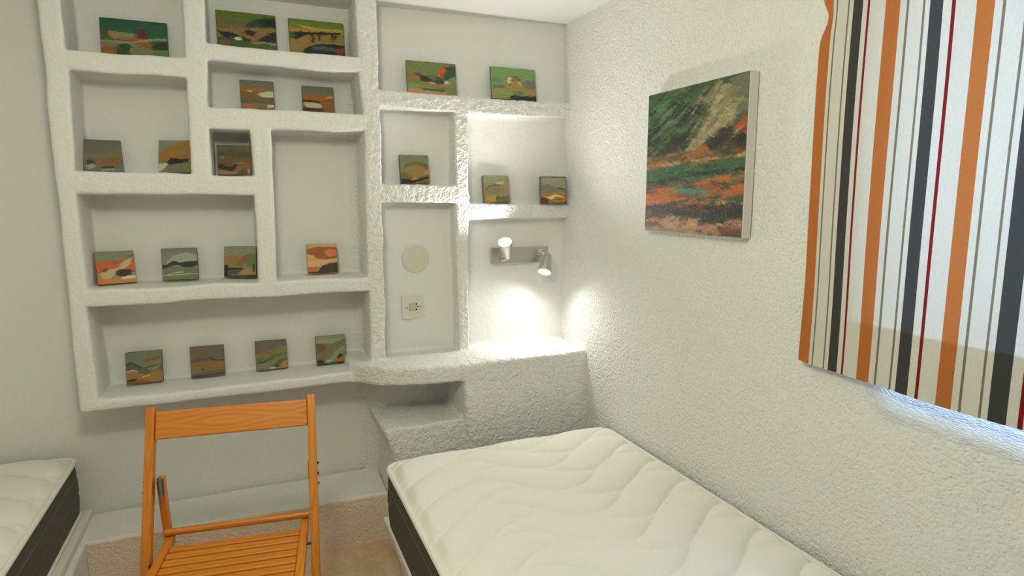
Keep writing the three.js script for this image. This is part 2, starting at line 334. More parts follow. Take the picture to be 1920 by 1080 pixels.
function quilt(u, v) {                                 // u across the bed from its inner long side, v from the head: metres; returns puff height
  const w1 = 0.083 * Math.cos(2 * Math.PI * (u - 0.50) / LAM) + 0.515, w2 = 0.070 * Math.cos(2 * Math.PI * (u - 0.60) / LAM) + 0.600;
  const k = Math.floor((v - w1) / PER), lines = [];
  for (let q = k - 1; q <= k + 2; q++) lines.push(w1 + q * PER, w2 + q * PER);
  let below = 1e9, above = 1e9;
  for (const L of lines) { const d = v - L; if (d >= 0 && d < below) below = d; if (d < 0 && -d < above) above = -d; }
  const gap = Math.min(below + above, 0.16), t = below / (below + above), bulge = Math.pow(Math.max(0, 4 * t * (1 - t)), 0.5);
  return 0.020 * Math.min(1, gap / 0.075) * bulge;
}
function mattress(label, x0, x1, zHead, zFoot, bottom, top, innerLeft) {
  const w = x1 - x0, l = zFoot - zHead, r = 0.055, cx = (x0 + x1) / 2, cz = (zHead + zFoot) / 2;
  const t = thing('mattress', label, 'mattress', [cx, bottom, cz]);
  const H = top - bottom, edge = H - 0.028, ring = rrect(w, l, r, 10);
  // quilted top: polar-free grid clipped to the outline by sliding each row inwards
  const nu = 150, nv = Math.round(l / 0.0065), pos = [], uv = [], idx = [];
  for (let j = 0; j <= nv; j++) for (let i = 0; i <= nu; i++) {
    let z = (j / nv - 0.5) * (l - 0.008), half = w / 2 - 0.004; const over = Math.abs(z) - (l / 2 - r);
    if (over > 0) half -= r - Math.sqrt(Math.max(0, r * r - over * over));
    const x = (i / nu * 2 - 1) * half, u = innerLeft ? x + w / 2 : w / 2 - x, v = z + l / 2;
    const e = Math.max(0, Math.min(half - Math.abs(x), l / 2 - Math.abs(z))), rise = sstep(0, 0.045, e);
    pos.push(x, edge + 0.010 * rise + quilt(u, v) * sstep(0.004, 0.035, e), z); uv.push(x, z);
  }
  for (let j = 0; j < nv; j++) for (let i = 0; i < nu; i++) { const a = j * (nu + 1) + i; idx.push(a, a + nu + 1, a + 1, a + 1, a + nu + 1, a + nu + 2); }
  const g = new THREE.BufferGeometry(); g.setAttribute('position', new THREE.BufferAttribute(new Float32Array(pos), 3)); g.setAttribute('uv', new THREE.BufferAttribute(new Float32Array(uv), 2)); g.setIndex(idx); g.computeVertexNormals();
  part('quilted_top', g, M.ticking, t, 'white quilted top with stitched waves');
  // dark border with three soft bulges
  const rows = 24, seams = [0.40, 0.72], bp = [], bu = [], bi = [], n = ring.length; let run = 0;
  for (let k = 0; k <= n; k++) {
    const p = ring[k % n]; if (k) run += Math.hypot(p[0] - ring[k - 1][0], p[1] - ring[k - 1][1]);
    for (let j = 0; j <= rows; j++) {
      const f = j / rows; let dip = 0; for (const s of seams) dip = Math.max(dip, 1 - Math.min(1, Math.abs(f - s) / 0.05));
      const out = 0.006 * Math.sin(Math.PI * f) - 0.0035 * dip - 0.004;
      bp.push(p[0] + p[2] * out, 0.012 + f * (edge - 0.014), p[1] + p[3] * out); bu.push(run, f * H);
    }
  }
  for (let k = 0; k < n; k++) for (let j = 0; j < rows; j++) { const a = k * (rows + 1) + j; bi.push(a, a + 1, a + rows + 1, a + 1, a + rows + 2, a + rows + 1); }
  const bg = new THREE.BufferGeometry(); bg.setAttribute('position', new THREE.BufferAttribute(new Float32Array(bp), 3)); bg.setAttribute('uv', new THREE.BufferAttribute(new Float32Array(bu), 2)); bg.setIndex(bi); bg.computeVertexNormals();
  const band = part('border_band', bg, M.band, t, 'charcoal fabric border');
  const loop = (y, rad, out) => new THREE.TubeGeometry(new THREE.CatmullRomCurve3(ring.map((p) => new THREE.Vector3(p[0] + p[2] * out, y, p[1] + p[3] * out)), true), n * 2, rad, 8, true);
  for (const s of seams) part('stitching', loop(0.012 + s * (edge - 0.014), 0.0011, -0.0012), M.thread, band);
  part('piping', loop(edge + 0.001, 0.0085, -0.004), M.piping, t, 'white piped edge');
  part('piping', loop(0.0075, 0.007, -0.004), M.piping, t);
  const base = new THREE.Shape(ring.map((p) => new THREE.Vector2(p[0] * 0.99, p[1] * 0.995)));
  part('underside', new THREE.ShapeGeometry(base).rotateX(Math.PI / 2).translate(0, 0.004, 0), M.piping, t);
  return t;
}
mattress('white quilted single mattress with charcoal border, lying against the curtained right wall', 0.392, 1.292, -2.045, -0.145, PT + 0.032, 0.482, true);
mattress('white quilted mattress of the left bed, only its corner showing beside the chair', XL + 0.06, -0.612, -2.575, -0.675, PT + 0.032, 0.470, false);

// ---------------------------------------------------------------- folding chair
{
  const t = thing('folding_chair', 'honey-coloured wooden folding chair with slatted seat between the two beds', 'chair', [-0.068, 0, -1.914], -0.129);
  let wk = 0;
  function bar(p0, p1, wx, dz, ref = new THREE.Vector3(1, 0, 0), r = 0.0035) {   // length along p0-p1, wx across ref
    const a = new THREE.Vector3(...p0), b = new THREE.Vector3(...p1), y = b.clone().sub(a), L = y.length(); y.normalize();
    const z = new THREE.Vector3().crossVectors(ref, y).normalize(), x = new THREE.Vector3().crossVectors(y, z);
    const g = boxUV(rbox(wx, L, dz, r));
    const u = g.attributes.uv, p = g.attributes.position; for (let i = 0; i < p.count; i++) u.setXY(i, Math.abs(g.attributes.normal.getX(i)) > 0.7 ? p.getZ(i) + 0.3 : p.getX(i) + 0.1 * (wk % 7), p.getY(i) + 0.17 * wk);
    wk++;
    return g.applyMatrix4(new THREE.Matrix4().makeBasis(x, y, z).setPosition(a.add(b).multiplyScalar(0.5)));
  }
  const W = (k) => M.wood[k % 3], K = 0.424, top = 0.785, off = (y) => K * (0.78 - y), up = new THREE.Vector3(0, 1, 0);
  const rod = (y, z, half, r) => { const g = new THREE.CylinderGeometry(r, r, half * 2, 20, 8); g.rotateZ(Math.PI / 2).translate(0, y, z); const u = g.attributes.uv, p = g.attributes.position; for (let i = 0; i < p.count; i++) u.setXY(i, u.getX(i) * 0.06, p.getX(i)); return g; };
  for (const s of [-1, 1]) {
    const post = part('post', bar([s * 0.217, 0.0, off(0.0) - 0.016], [s * 0.217, top, off(top) - 0.016], 0.023, 0.034), W(s + 1), t);
    for (const [y, dz] of [[0.598, 0.0], [0.572, 0.004], [0.545, 0.0]]) part('bolt', new THREE.SphereGeometry(0.0042, 10, 8).translate(s * 0.230, y, off(y) - 0.018 + dz), M.bolt, post);
    const hx = s < 0 ? -0.196 : 0.2125;
    const leg = part('rear_leg', bar([s * 0.2035 + 0.006, 0.0, -0.045], [s * 0.2035 + 0.006, 0.590, 0.026], 0.019, 0.030), W(s + 2), t);
    part('hinge', mergeGeometries([rbox(0.003, 0.060, 0.022, 0.001).translate(hx - s * 0.006, 0.575, off(0.575) - 0.024), rbox(0.016, 0.044, 0.003, 0.001).translate(hx + (s < 0 ? 0.003 : 0), 0.575, 0.048), new THREE.CylinderGeometry(0.0035, 0.0035, 0.050, 10).translate(hx - 0.002, 0.576, 0.050)].map((g) => g.toNonIndexed())), M.hinge, leg, 'metal folding hinge');
    const rail = part('seat_rail', bar([s * 0.184, 0.400, 0.022], [s * 0.184, 0.408, 0.435], 0.028, 0.022, up), W(s + 1), t);
    part('pivot_bolt', new THREE.CylinderGeometry(0.004, 0.004, 0.016, 10).rotateZ(Math.PI / 2).translate(s * 0.199, 0.405, off(0.405) + 0.006), M.bolt, rail);
  }
  part('back_rail', bar([-0.205, 0.737, off(0.737) - 0.016], [0.205, 0.737, off(0.737) - 0.016], 0.078, 0.018, new THREE.Vector3(0, 1, -K).normalize()), M.wood[1], t, 'broad wooden top rail of the backrest');
  part('dowel', rod(0.4255, 0.032, 0.196, 0.0105), M.wood[0], t);
  for (let k = 0; k < 9; k++) { const z = 0.098 + 0.0375 * k; part('seat_slat', bar([-0.173, 0.403 + 0.008 * k / 9, z], [0.173, 0.403 + 0.008 * k / 9, z], 0.013, 0.0275, up), W(k * 2 + (k >> 1)), t); }
  part('stretcher', rod(0.16, off(0.16) - 0.016, 0.207, 0.010), M.wood[2], t);
  part('stretcher', rod(0.14, -0.050, 0.182, 0.010), M.wood[1], t);
}

// ---------------------------------------------------------------- paintings
const linOf = (v) => { v /= 255; return v <= 0.04045 ? v / 12.92 : Math.pow((v + 0.055) / 1.055, 2.4); };
const srgbOf = (v) => 255 * (v <= 0.0031308 ? v * 12.92 : 1.055 * Math.pow(v, 1 / 2.4) - 0.055);
let GAIN = 1.08;
const PIG = [0.95, 0.98, 0.98];
const pig = (c, j = 0) => c.map((v, i) => clamp(srgbOf(Math.min(1, linOf(clamp(v + j, 0, 255)) * GAIN * PIG[i])), 0, 255) | 0);
const css = (c, a = 1) => `rgba(${c[0]},${c[1]},${c[2]},${a})`;
function paint(W, H, ops, strokes = 700, jag = 2.2, len = 1, seen = 1) {             // ops in percent of the canvas: flat shapes first, then brush strokes that pick up the colour beneath
  const cv = document.createElement('canvas'); cv.width = W; cv.height = H; const g = cv.getContext('2d'), X = W / 100, Y = H / 100 * seen;
  for (const [kind, col, a, b] of ops) {
    if (kind === 'g') { const s = g.createLinearGradient(0, 0, 0, H); s.addColorStop(0, css(pig(col))); s.addColorStop(1, css(pig(a))); g.fillStyle = s; g.fillRect(0, 0, W, H); }
    if (kind === 'p') {
      for (let q = 0; q < 3; q++) {
        g.fillStyle = css(pig(col, (rnd() - 0.5) * 16), q ? 0.55 : 1); g.beginPath();
        for (let i = 0; i < a.length; i += 2) {
          const x0 = a[i], y0 = a[i + 1], x1 = a[(i + 2) % a.length], y1 = a[(i + 3) % a.length], n = Math.max(1, Math.ceil(Math.hypot(x1 - x0, y1 - y0) / 5));
          for (let k = 0; k < n; k++) { const x = lerp(x0, x1, k / n) + (rnd() - 0.5) * jag, y = lerp(y0, y1, k / n) + (rnd() - 0.5) * jag; i + k ? g.lineTo(x * X, y * Y) : g.moveTo(x * X, y * Y); }
        }
        g.closePath(); g.fill();
      }
    }
    if (kind === 's') { g.lineCap = 'round'; g.lineJoin = 'round'; for (let q = 0; q < 3; q++) { g.strokeStyle = css(pig(col, (rnd() - 0.5) * 20), 0.75); g.lineWidth = a * Y * (0.5 + 0.4 * q); g.beginPath(); for (let i = 0; i < b.length; i += 2) { const x = (b[i] + (rnd() - 0.5) * 1.5) * X, y = (b[i + 1] + (rnd() - 0.5) * 1.5) * Y; i ? g.lineTo(x, y) : g.moveTo(x, y); } g.stroke(); } }
  }
  if (seen < 1) g.drawImage(cv, 0, Math.floor(H * seen) - 4, W, 4, 0, Math.floor(H * seen), W, H);
  const src = g.getImageData(0, 0, W, H).data;
  g.lineCap = 'round';
  for (let k = 0; k < strokes; k++) {
    const x = rnd() * W, y = rnd() * H, o = ((y | 0) * W + (x | 0)) * 4, j = (rnd() - 0.5) * 34, a = (rnd() - 0.5) * 1.3, L = W * len * (0.02 + 0.06 * rnd());
    g.strokeStyle = css([src[o] + j, src[o + 1] + j, src[o + 2] + j].map((v) => clamp(v, 0, 255) | 0), 0.4); g.lineWidth = W * len * (0.006 + 0.018 * rnd());
    g.beginPath(); g.moveTo(x - L * Math.cos(a), y - L * Math.sin(a)); g.lineTo(x + L * Math.cos(a), y + L * Math.sin(a)); g.stroke();
  }
  const tx = new THREE.CanvasTexture(cv); tx.colorSpace = THREE.SRGBColorSpace; tx.magFilter = THREE.LinearFilter;
  return tx;
}
const impasto = fieldTex(stuccoField(256, 900, 4, 12, 3), 256); impasto.repeat.set(2, 2);
function canvasThing(label, w, h, d, pos, turn, lean, edge, tex, group) {
  const t = thing('canvas_painting', label, 'painting', pos, turn, group);
  const body = part('canvas_edge', rbox(w, h, d, 0.0025).translate(0, h / 2, -d / 2), new THREE.MeshStandardMaterial({ color: new THREE.Color().setRGB(...edge), roughness: 0.8 }), t);
  const face = part('painted_face', new THREE.PlaneGeometry(w - 0.003, h - 0.003).translate(0, h / 2, 0.0006), new THREE.MeshPhysicalMaterial({ map: tex, roughness: 0.55, bumpMap: impasto, bumpScale: 0.0008, clearcoat: 0.12, clearcoatRoughness: 0.4 }), t);
  body.rotation.x = face.rotation.x = -lean;
  return t;
}
const P_ = 'p', S_ = 's', G_ = 'g';
const ART = {
  tower: [[G_, [18, 84, 62], [64, 112, 70]], [P_, [70, 82, 45], [0, 30, 14, 36, 22, 60, 0, 66]], [P_, [120, 150, 95], [12, 48, 30, 40, 60, 44, 58, 56, 20, 62]], [P_, [158, 132, 72], [11, 42, 24, 38, 33, 58, 14, 62]], [P_, [165, 92, 40], [28, 58, 50, 52, 66, 52, 62, 62, 30, 66]], [P_, [88, 24, 22], [55, 26, 66, 27, 70, 55, 56, 55]], [P_, [150, 160, 104], [36, 72, 66, 58, 100, 48, 100, 56, 76, 62, 48, 76]], [P_, [186, 78, 34], [46, 72, 62, 66, 77, 66, 72, 82, 55, 76]], [P_, [128, 122, 84], [0, 72, 40, 70, 80, 90, 78, 100, 0, 100]], [P_, [28, 70, 28], [24, 84, 36, 74, 44, 80, 40, 100, 22, 100]], [P_, [22, 52, 24], [78, 66, 96, 62, 100, 70, 100, 92, 76, 90]], [P_, [98, 128, 58], [80, 90, 100, 86, 100, 100, 78, 100]], [P_, [150, 88, 48], [2, 90, 20, 86, 22, 100, 0, 100]], [S_, [170, 168, 128], 3, [0, 72, 22, 70, 40, 71]]],
  dunes: [[G_, [92, 116, 34], [120, 120, 62]], [P_, [120, 104, 66], [0, 28, 30, 30, 50, 34, 40, 48, 0, 50]], [P_, [40, 68, 30], [52, 34, 66, 16, 100, 6, 100, 40, 70, 44, 46, 46]], [P_, [18, 34, 20], [68, 20, 100, 12, 100, 34, 80, 38]], [P_, [148, 114, 60], [0, 54, 36, 50, 60, 44, 100, 40, 90, 66, 60, 84, 30, 72, 0, 60]], [P_, [26, 24, 14], [48, 56, 56, 52, 66, 58, 58, 70, 48, 66]], [P_, [18, 20, 16], [2, 64, 24, 66, 46, 78, 56, 86, 40, 88, 14, 82]], [P_, [24, 28, 16], [66, 84, 88, 58, 100, 50, 100, 84]], [P_, [58, 92, 34], [0, 82, 30, 86, 60, 88, 100, 84, 100, 100, 0, 100]], [P_, [226, 226, 210], [28, 82, 38, 74, 44, 84, 32, 88]], [P_, [164, 74, 34], [55, 88, 66, 80, 76, 84, 64, 92]], [S_, [150, 150, 128], 4, [58, 92, 80, 88, 100, 92]], [P_, [140, 72, 36], [4, 90, 18, 88, 22, 100, 4, 100]]],
  drips: [[G_, [112, 128, 42], [150, 140, 56]], [P_, [190, 130, 52], [0, 26, 20, 30, 46, 34, 100, 32, 100, 42, 0, 44]], [P_, [176, 168, 76], [10, 18, 60, 24, 100, 22, 100, 32, 40, 32]], [P_, [156, 124, 60], [0, 44, 100, 38, 100, 80, 50, 84, 0, 88]], [P_, [20, 34, 18], [8, 42, 36, 40, 58, 36, 96, 32, 94, 38, 60, 44, 34, 46, 12, 66, 6, 60]], [P_, [66, 112, 52], [0, 42, 8, 44, 10, 64, 0, 62]], [S_, [22, 24, 14], 5, [40, 44, 44, 56, 42, 70]], [S_, [22, 24, 14], 5, [52, 44, 54, 60]], [S_, [22, 24, 14], 5, [78, 38, 79, 62]], [S_, [22, 24, 14], 4, [86, 38, 84, 52]], [P_, [16, 22, 22], [28, 92, 50, 76, 76, 72, 100, 74, 100, 100, 24, 100]], [P_, [62, 86, 112], [40, 86, 56, 80, 80, 84, 72, 94, 46, 96]], [P_, [72, 108, 74], [64, 84, 82, 82, 86, 94, 66, 96]], [P_, [128, 62, 48], [84, 86, 100, 80, 100, 96, 86, 100]], [P_, [150, 118, 58], [0, 78, 30, 80, 22, 100, 0, 100]]],
  cloud: [[G_, [124, 120, 104], [130, 122, 100]], [P_, [172, 108, 38], [0, 32, 40, 28, 78, 26, 100, 36, 100, 46, 0, 46]], [P_, [132, 94, 42], [0, 44, 100, 42, 100, 66, 0, 66]], [P_, [222, 196, 160], [20, 38, 38, 38, 34, 44, 22, 44]], [P_, [220, 212, 184], [50, 50, 66, 42, 82, 38, 100, 38, 100, 58, 80, 62, 58, 58]], [P_, [104, 96, 70], [0, 66, 60, 68, 100, 64, 100, 84, 0, 86]], [P_, [176, 104, 34], [6, 92, 26, 88, 46, 82, 50, 92, 30, 100, 4, 100]], [P_, [228, 216, 200], [76, 92, 86, 88, 100, 88, 100, 96, 80, 98]], [P_, [120, 104, 76], [48, 92, 76, 90, 78, 100, 46, 100]]],
  surf: [[G_, [118, 118, 102], [132, 130, 108]], [P_, [178, 98, 36], [0, 40, 40, 38, 76, 36, 100, 34, 100, 60, 0, 58]], [P_, [206, 166, 118], [72, 52, 82, 38, 94, 36, 100, 44, 90, 48, 78, 58]], [P_, [66, 34, 22], [0, 58, 40, 60, 64, 66, 58, 70, 0, 66]], [P_, [150, 92, 46], [56, 66, 80, 50, 100, 48, 100, 100, 50, 100]], [P_, [212, 190, 150], [4, 70, 30, 68, 56, 72, 62, 84, 52, 92, 10, 90]], [P_, [62, 42, 26], [0, 90, 60, 92, 70, 100, 0, 100]]],
  mist: [[G_, [106, 100, 92], [118, 108, 88]], [P_, [122, 108, 74], [0, 44, 30, 46, 60, 38, 100, 34, 100, 60, 0, 62]], [P_, [134, 92, 44], [16, 66, 50, 58, 80, 56, 100, 56, 100, 76, 60, 84, 30, 82]], [P_, [48, 42, 32], [4, 66, 20, 64, 28, 74, 10, 80]], [P_, [112, 110, 98], [0, 84, 40, 90, 100, 76, 100, 100, 0, 100]], [P_, [168, 164, 152], [6, 82, 20, 76, 30, 84, 18, 92, 8, 96]], [S_, [30, 28, 22], 4, [44, 88, 72, 86]], [S_, [172, 168, 156], 3, [46, 96, 76, 93]]],
  headland: [[G_, [140, 142, 124], [124, 120, 100]], [P_, [168, 118, 46], [0, 36, 36, 22, 62, 6, 100, 0, 100, 62, 40, 54, 20, 64, 0, 68]], [P_, [142, 122, 66], [60, 20, 84, 10, 86, 50, 64, 52]], [P_, [34, 24, 18], [26, 66, 40, 54, 66, 58, 92, 58, 90, 68, 66, 70, 34, 76]], [P_, [206, 202, 178], [0, 74, 24, 70, 28, 80, 8, 96, 0, 98]], [P_, [126, 120, 98], [26, 78, 60, 72, 100, 72, 100, 100, 6, 100]], [P_, [128, 128, 70], [72, 78, 92, 70, 94, 100, 76, 100]]],
  crag: [[G_, [108, 106, 76], [98, 86, 50]], [P_, [84, 80, 44], [0, 24, 50, 16, 100, 24, 100, 46, 0, 40]], [P_, [112, 84, 42], [0, 42, 40, 36, 100, 42, 100, 68, 50, 70, 0, 66]], [P_, [150, 138, 108], [8, 38, 20, 38, 20, 48, 10, 48]], [P_, [32, 26, 22], [0, 66, 14, 64, 22, 74, 38, 74, 50, 66, 60, 64, 50, 80, 40, 90, 18, 84, 0, 78]], [P_, [160, 104, 40], [46, 88, 56, 72, 100, 58, 100, 76, 70, 80, 60, 100, 44, 100]], [P_, [176, 128, 62], [0, 86, 34, 88, 56, 90, 50, 100, 0, 100]], [P_, [96, 82, 60], [62, 86, 100, 78, 100, 100, 58, 100]], [S_, [196, 180, 142], 5, [90, 82, 92, 96]], [S_, [150, 130, 100], 4, [54, 62, 76, 60]]],
  ember: [[G_, [126, 130, 104], [140, 140, 108]], [P_, [206, 92, 26], [0, 34, 40, 28, 100, 30, 100, 62, 40, 60, 0, 70]], [P_, [150, 92, 44], [84, 18, 100, 10, 100, 34, 84, 30]], [P_, [110, 96, 84], [42, 32, 56, 32, 60, 38, 46, 40]], [P_, [196, 172, 116], [8, 70, 22, 58, 54, 52, 76, 30, 96, 22, 90, 40, 76, 54, 48, 66, 34, 84, 12, 88]], [P_, [112, 66, 34], [10, 62, 20, 52, 30, 54, 24, 64]], [P_, [46, 26, 16], [48, 64, 62, 58, 88, 60, 90, 74, 66, 82, 50, 76]], [P_, [206, 138, 58], [0, 84, 30, 86, 60, 86, 100, 80, 100, 100, 0, 100]], [P_, [232, 214, 176], [60, 84, 80, 80, 100, 80, 98, 86, 66, 90]], [P_, [202, 120, 42], [0, 86, 8, 74, 16, 88, 12, 100, 0, 100]]],
  ridge: [[G_, [120, 118, 104], [150, 148, 130]], [P_, [160, 160, 142], [18, 36, 40, 20, 70, 14, 100, 22, 100, 46, 10, 48]], [P_, [32, 38, 34], [0, 52, 12, 52, 24, 44, 36, 40, 48, 46, 70, 44, 100, 42, 100, 56, 76, 62, 58, 60, 44, 52, 24, 56, 10, 66, 0, 66]], [P_, [112, 120, 96], [0, 66, 20, 58, 40, 56, 60, 64, 100, 58, 100, 82, 0, 84]], [S_, [196, 192, 164], 3, [14, 84, 34, 78, 58, 76]], [P_, [106, 122, 72], [0, 86, 100, 82, 100, 100, 0, 100]], [S_, [190, 190, 158], 2, [0, 86, 40, 85, 98, 82]]],
  brush: [[G_, [140, 142, 110], [134, 134, 100]], [P_, [156, 120, 66], [0, 34, 30, 28, 54, 30, 48, 62, 0, 64]], [P_, [150, 104, 50], [42, 62, 56, 36, 84, 20, 90, 28, 72, 50, 52, 66]], [P_, [118, 124, 72], [78, 30, 100, 24, 100, 68, 70, 66]], [P_, [22, 24, 20], [0, 62, 10, 60, 14, 70, 60, 70, 60, 74, 12, 78, 10, 96, 0, 96]], [P_, [78, 82, 62], [10, 76, 60, 74, 50, 90, 10, 94]], [P_, [178, 134, 66], [44, 90, 60, 76, 92, 76, 90, 92, 50, 96]], [P_, [60, 50, 34], [0, 96, 100, 94, 100, 100, 0, 100]], [S_, [30, 30, 24], 4, [94, 60, 94, 84]]],
  blush: [[G_, [206, 166, 108], [204, 160, 100]], [P_, [160, 86, 26], [0, 16, 40, 8, 100, 12, 100, 48, 60, 54, 30, 48, 0, 32]], [P_, [216, 118, 88], [60, 24, 76, 18, 98, 20, 98, 40, 74, 44, 62, 38]], [P_, [222, 160, 98], [0, 32, 18, 36, 36, 56, 20, 58, 0, 52]], [P_, [226, 180, 128], [0, 56, 24, 58, 60, 54, 100, 50, 100, 62, 60, 68, 30, 80, 0, 78]], [P_, [62, 52, 42], [34, 92, 46, 76, 72, 68, 100, 64, 100, 96, 30, 98]], [P_, [204, 104, 52], [0, 80, 34, 78, 30, 96, 0, 96]], [P_, [40, 28, 20], [0, 96, 100, 95, 100, 100, 0, 100]]],
  valley: [[G_, [122, 128, 104], [128, 130, 100]], [P_, [132, 104, 60], [36, 28, 70, 22, 100, 16, 100, 28, 60, 34]], [P_, [92, 100, 82], [0, 38, 14, 32, 26, 38, 42, 52, 70, 48, 100, 44, 100, 62, 60, 74, 40, 70, 0, 64]], [S_, [44, 48, 42], 3, [0, 40, 10, 34, 18, 34, 28, 42, 40, 50]], [P_, [130, 144, 96], [56, 56, 80, 50, 96, 48, 90, 58, 66, 64]], [P_, [166, 122, 62], [0, 64, 20, 58, 34, 66, 50, 76, 76, 66, 100, 62, 100, 100, 0, 100]], [S_, [214, 178, 128], 3, [0, 62, 18, 58, 30, 62]], [S_, [214, 178, 120], 3, [44, 82, 64, 78]], [P_, [70, 32, 16], [0, 88, 14, 86, 28, 84, 24, 92, 2, 96]], [P_, [152, 92, 36], [0, 94, 60, 92, 60, 100, 0, 100]]],
  moor: [[G_, [112, 100, 84], [118, 106, 86]], [P_, [94, 90, 74], [0, 42, 30, 38, 60, 40, 80, 48, 100, 48, 100, 58, 0, 56]], [P_, [142, 106, 56], [0, 54, 40, 48, 70, 50, 100, 54, 100, 80, 50, 84, 0, 74]], [S_, [62, 44, 28], 3, [58, 40, 76, 50, 98, 50]], [P_, [132, 122, 102], [2, 76, 20, 66, 36, 70, 38, 86, 6, 92]], [P_, [102, 92, 70], [0, 88, 50, 86, 100, 82, 100, 100, 0, 100]], [S_, [40, 36, 28], 3, [34, 74, 34, 82]], [S_, [52, 46, 36], 3, [2, 98, 40, 97, 98, 94]]],
  meadow: [[G_, [112, 100, 86], [120, 112, 86]], [P_, [126, 124, 70], [0, 44, 40, 38, 76, 24, 100, 22, 100, 60, 0, 66]], [P_, [138, 108, 70], [14, 50, 40, 38, 56, 36, 44, 52, 20, 58]], [P_, [92, 116, 58], [0, 60, 30, 62, 60, 48, 100, 44, 100, 52, 60, 58, 30, 74, 6, 74]], [P_, [48, 74, 46], [6, 70, 30, 70, 56, 56, 54, 62, 28, 76, 10, 78]], [P_, [140, 132, 96], [0, 78, 30, 76, 46, 66, 40, 92, 0, 94]], [P_, [116, 132, 74], [40, 80, 66, 62, 92, 58, 80, 78, 60, 94, 40, 96]], [P_, [78, 104, 62], [54, 84, 80, 66, 90, 70, 70, 88, 54, 94]], [P_, [186, 134, 84], [70, 92, 90, 76, 100, 72, 100, 96, 66, 98]], [S_, [206, 206, 160], 4, [44, 96, 58, 94]], [S_, [28, 24, 18], 4, [62, 91, 70, 89]]],
  creek: [[G_, [146, 146, 116], [130, 128, 96]], [P_, [160, 160, 128], [0, 14, 60, 12, 100, 8, 80, 22, 50, 30, 0, 24]], [P_, [122, 116, 80], [0, 24, 50, 30, 100, 14, 100, 70, 40, 76, 0, 76]], [P_, [122, 92, 44], [0, 24, 24, 26, 32, 40, 26, 56, 0, 58]], [P_, [132, 112, 74], [0, 60, 30, 60, 34, 82, 0, 84]], [P_, [140, 152, 110], [46, 82, 60, 60, 84, 42, 100, 38, 100, 58, 70, 80, 50, 88]], [P_, [34, 26, 18], [2, 84, 12, 82, 24, 88, 20, 96, 4, 96]], [P_, [132, 192, 152], [24, 96, 34, 86, 54, 84, 46, 96]], [P_, [40, 26, 16], [68, 82, 80, 66, 88, 70, 84, 82]], [P_, [192, 104, 34], [66, 92, 84, 78, 100, 80, 100, 94, 66, 96]], [P_, [74, 62, 38], [0, 96, 100, 94, 100, 100, 0, 100]]],
  reclining: [[G_, [112, 126, 66], [124, 132, 72]], [P_, [150, 118, 66], [0, 36, 20, 40, 32, 62, 0, 70]], [P_, [44, 88, 58], [76, 14, 100, 6, 100, 62, 78, 64, 74, 44]], [P_, [104, 138, 66], [80, 58, 96, 42, 100, 44, 100, 66, 84, 70]], [P_, [58, 62, 52], [20, 36, 28, 44, 40, 48, 52, 40, 66, 50, 78, 56, 76, 70, 52, 68, 38, 62, 26, 54, 18, 44]], [P_, [92, 100, 76], [42, 46, 54, 42, 62, 56, 50, 62]], [P_, [42, 32, 34], [26, 52, 38, 52, 40, 66, 30, 62]], [P_, [228, 76, 30], [66, 22, 76, 14, 80, 20, 76, 40, 68, 46, 64, 38]], [P_, [120, 36, 28], [80, 16, 94, 14, 90, 22, 82, 22]], [P_, [232, 226, 206], [76, 60, 82, 58, 82, 70, 76, 68]], [S_, [206, 204, 180], 3, [44, 66, 56, 70]], [P_, [176, 118, 68], [38, 68, 60, 72, 90, 72, 92, 80, 44, 80]], [P_, [134, 150, 84], [0, 76, 34, 78, 50, 84, 30, 90, 0, 88]], [P_, [196, 136, 94], [2, 90, 28, 90, 60, 94, 80, 96, 80, 100, 0, 100]], [P_, [52, 104, 40], [28, 88, 44, 88, 78, 90, 76, 94, 40, 95, 28, 94]]],
  arch: [[G_, [122, 158, 92], [142, 158, 96]], [P_, [98, 158, 112], [2, 36, 24, 34, 26, 52, 2, 56]], [P_, [132, 110, 66], [4, 60, 28, 58, 30, 68, 2, 72]], [P_, [124, 116, 72], [30, 52, 34, 32, 46, 24, 60, 26, 66, 42, 60, 56, 40, 60]], [P_, [222, 208, 158], [36, 34, 46, 28, 44, 52, 36, 52]], [P_, [176, 124, 60], [42, 60, 50, 38, 58, 40, 66, 58, 100, 72, 100, 84, 70, 74, 52, 66, 30, 80, 26, 78]], [P_, [126, 116, 112], [68, 48, 78, 38, 98, 36, 100, 60, 96, 72, 72, 62]], [P_, [214, 200, 158], [60, 44, 66, 46, 66, 58, 62, 56]], [P_, [140, 150, 84], [0, 78, 28, 78, 52, 72, 80, 82, 100, 86, 100, 96, 0, 98]], [P_, [110, 132, 92], [44, 80, 66, 74, 74, 90, 50, 92]], [P_, [34, 42, 34], [40, 96, 52, 90, 62, 94, 100, 90, 100, 100, 40, 100]]],
  mound: [[G_, [122, 130, 106], [134, 138, 106]], [P_, [122, 104, 58], [10, 44, 30, 26, 60, 22, 88, 28, 100, 34, 100, 60, 10, 60]], [P_, [160, 128, 66], [6, 60, 24, 40, 60, 34, 84, 44, 90, 60, 60, 80, 10, 76]], [P_, [186, 130, 58], [82, 56, 100, 48, 100, 66, 86, 70]], [P_, [112, 106, 58], [0, 62, 20, 62, 40, 78, 60, 76, 100, 68, 100, 80, 0, 86]], [P_, [198, 142, 66], [38, 82, 50, 76, 60, 82, 50, 92, 40, 90]], [P_, [30, 26, 20], [0, 84, 20, 84, 40, 90, 70, 82, 100, 76, 100, 82, 64, 92, 40, 100, 0, 100]], [P_, [112, 84, 46], [60, 96, 100, 86, 100, 100, 56, 100]]],
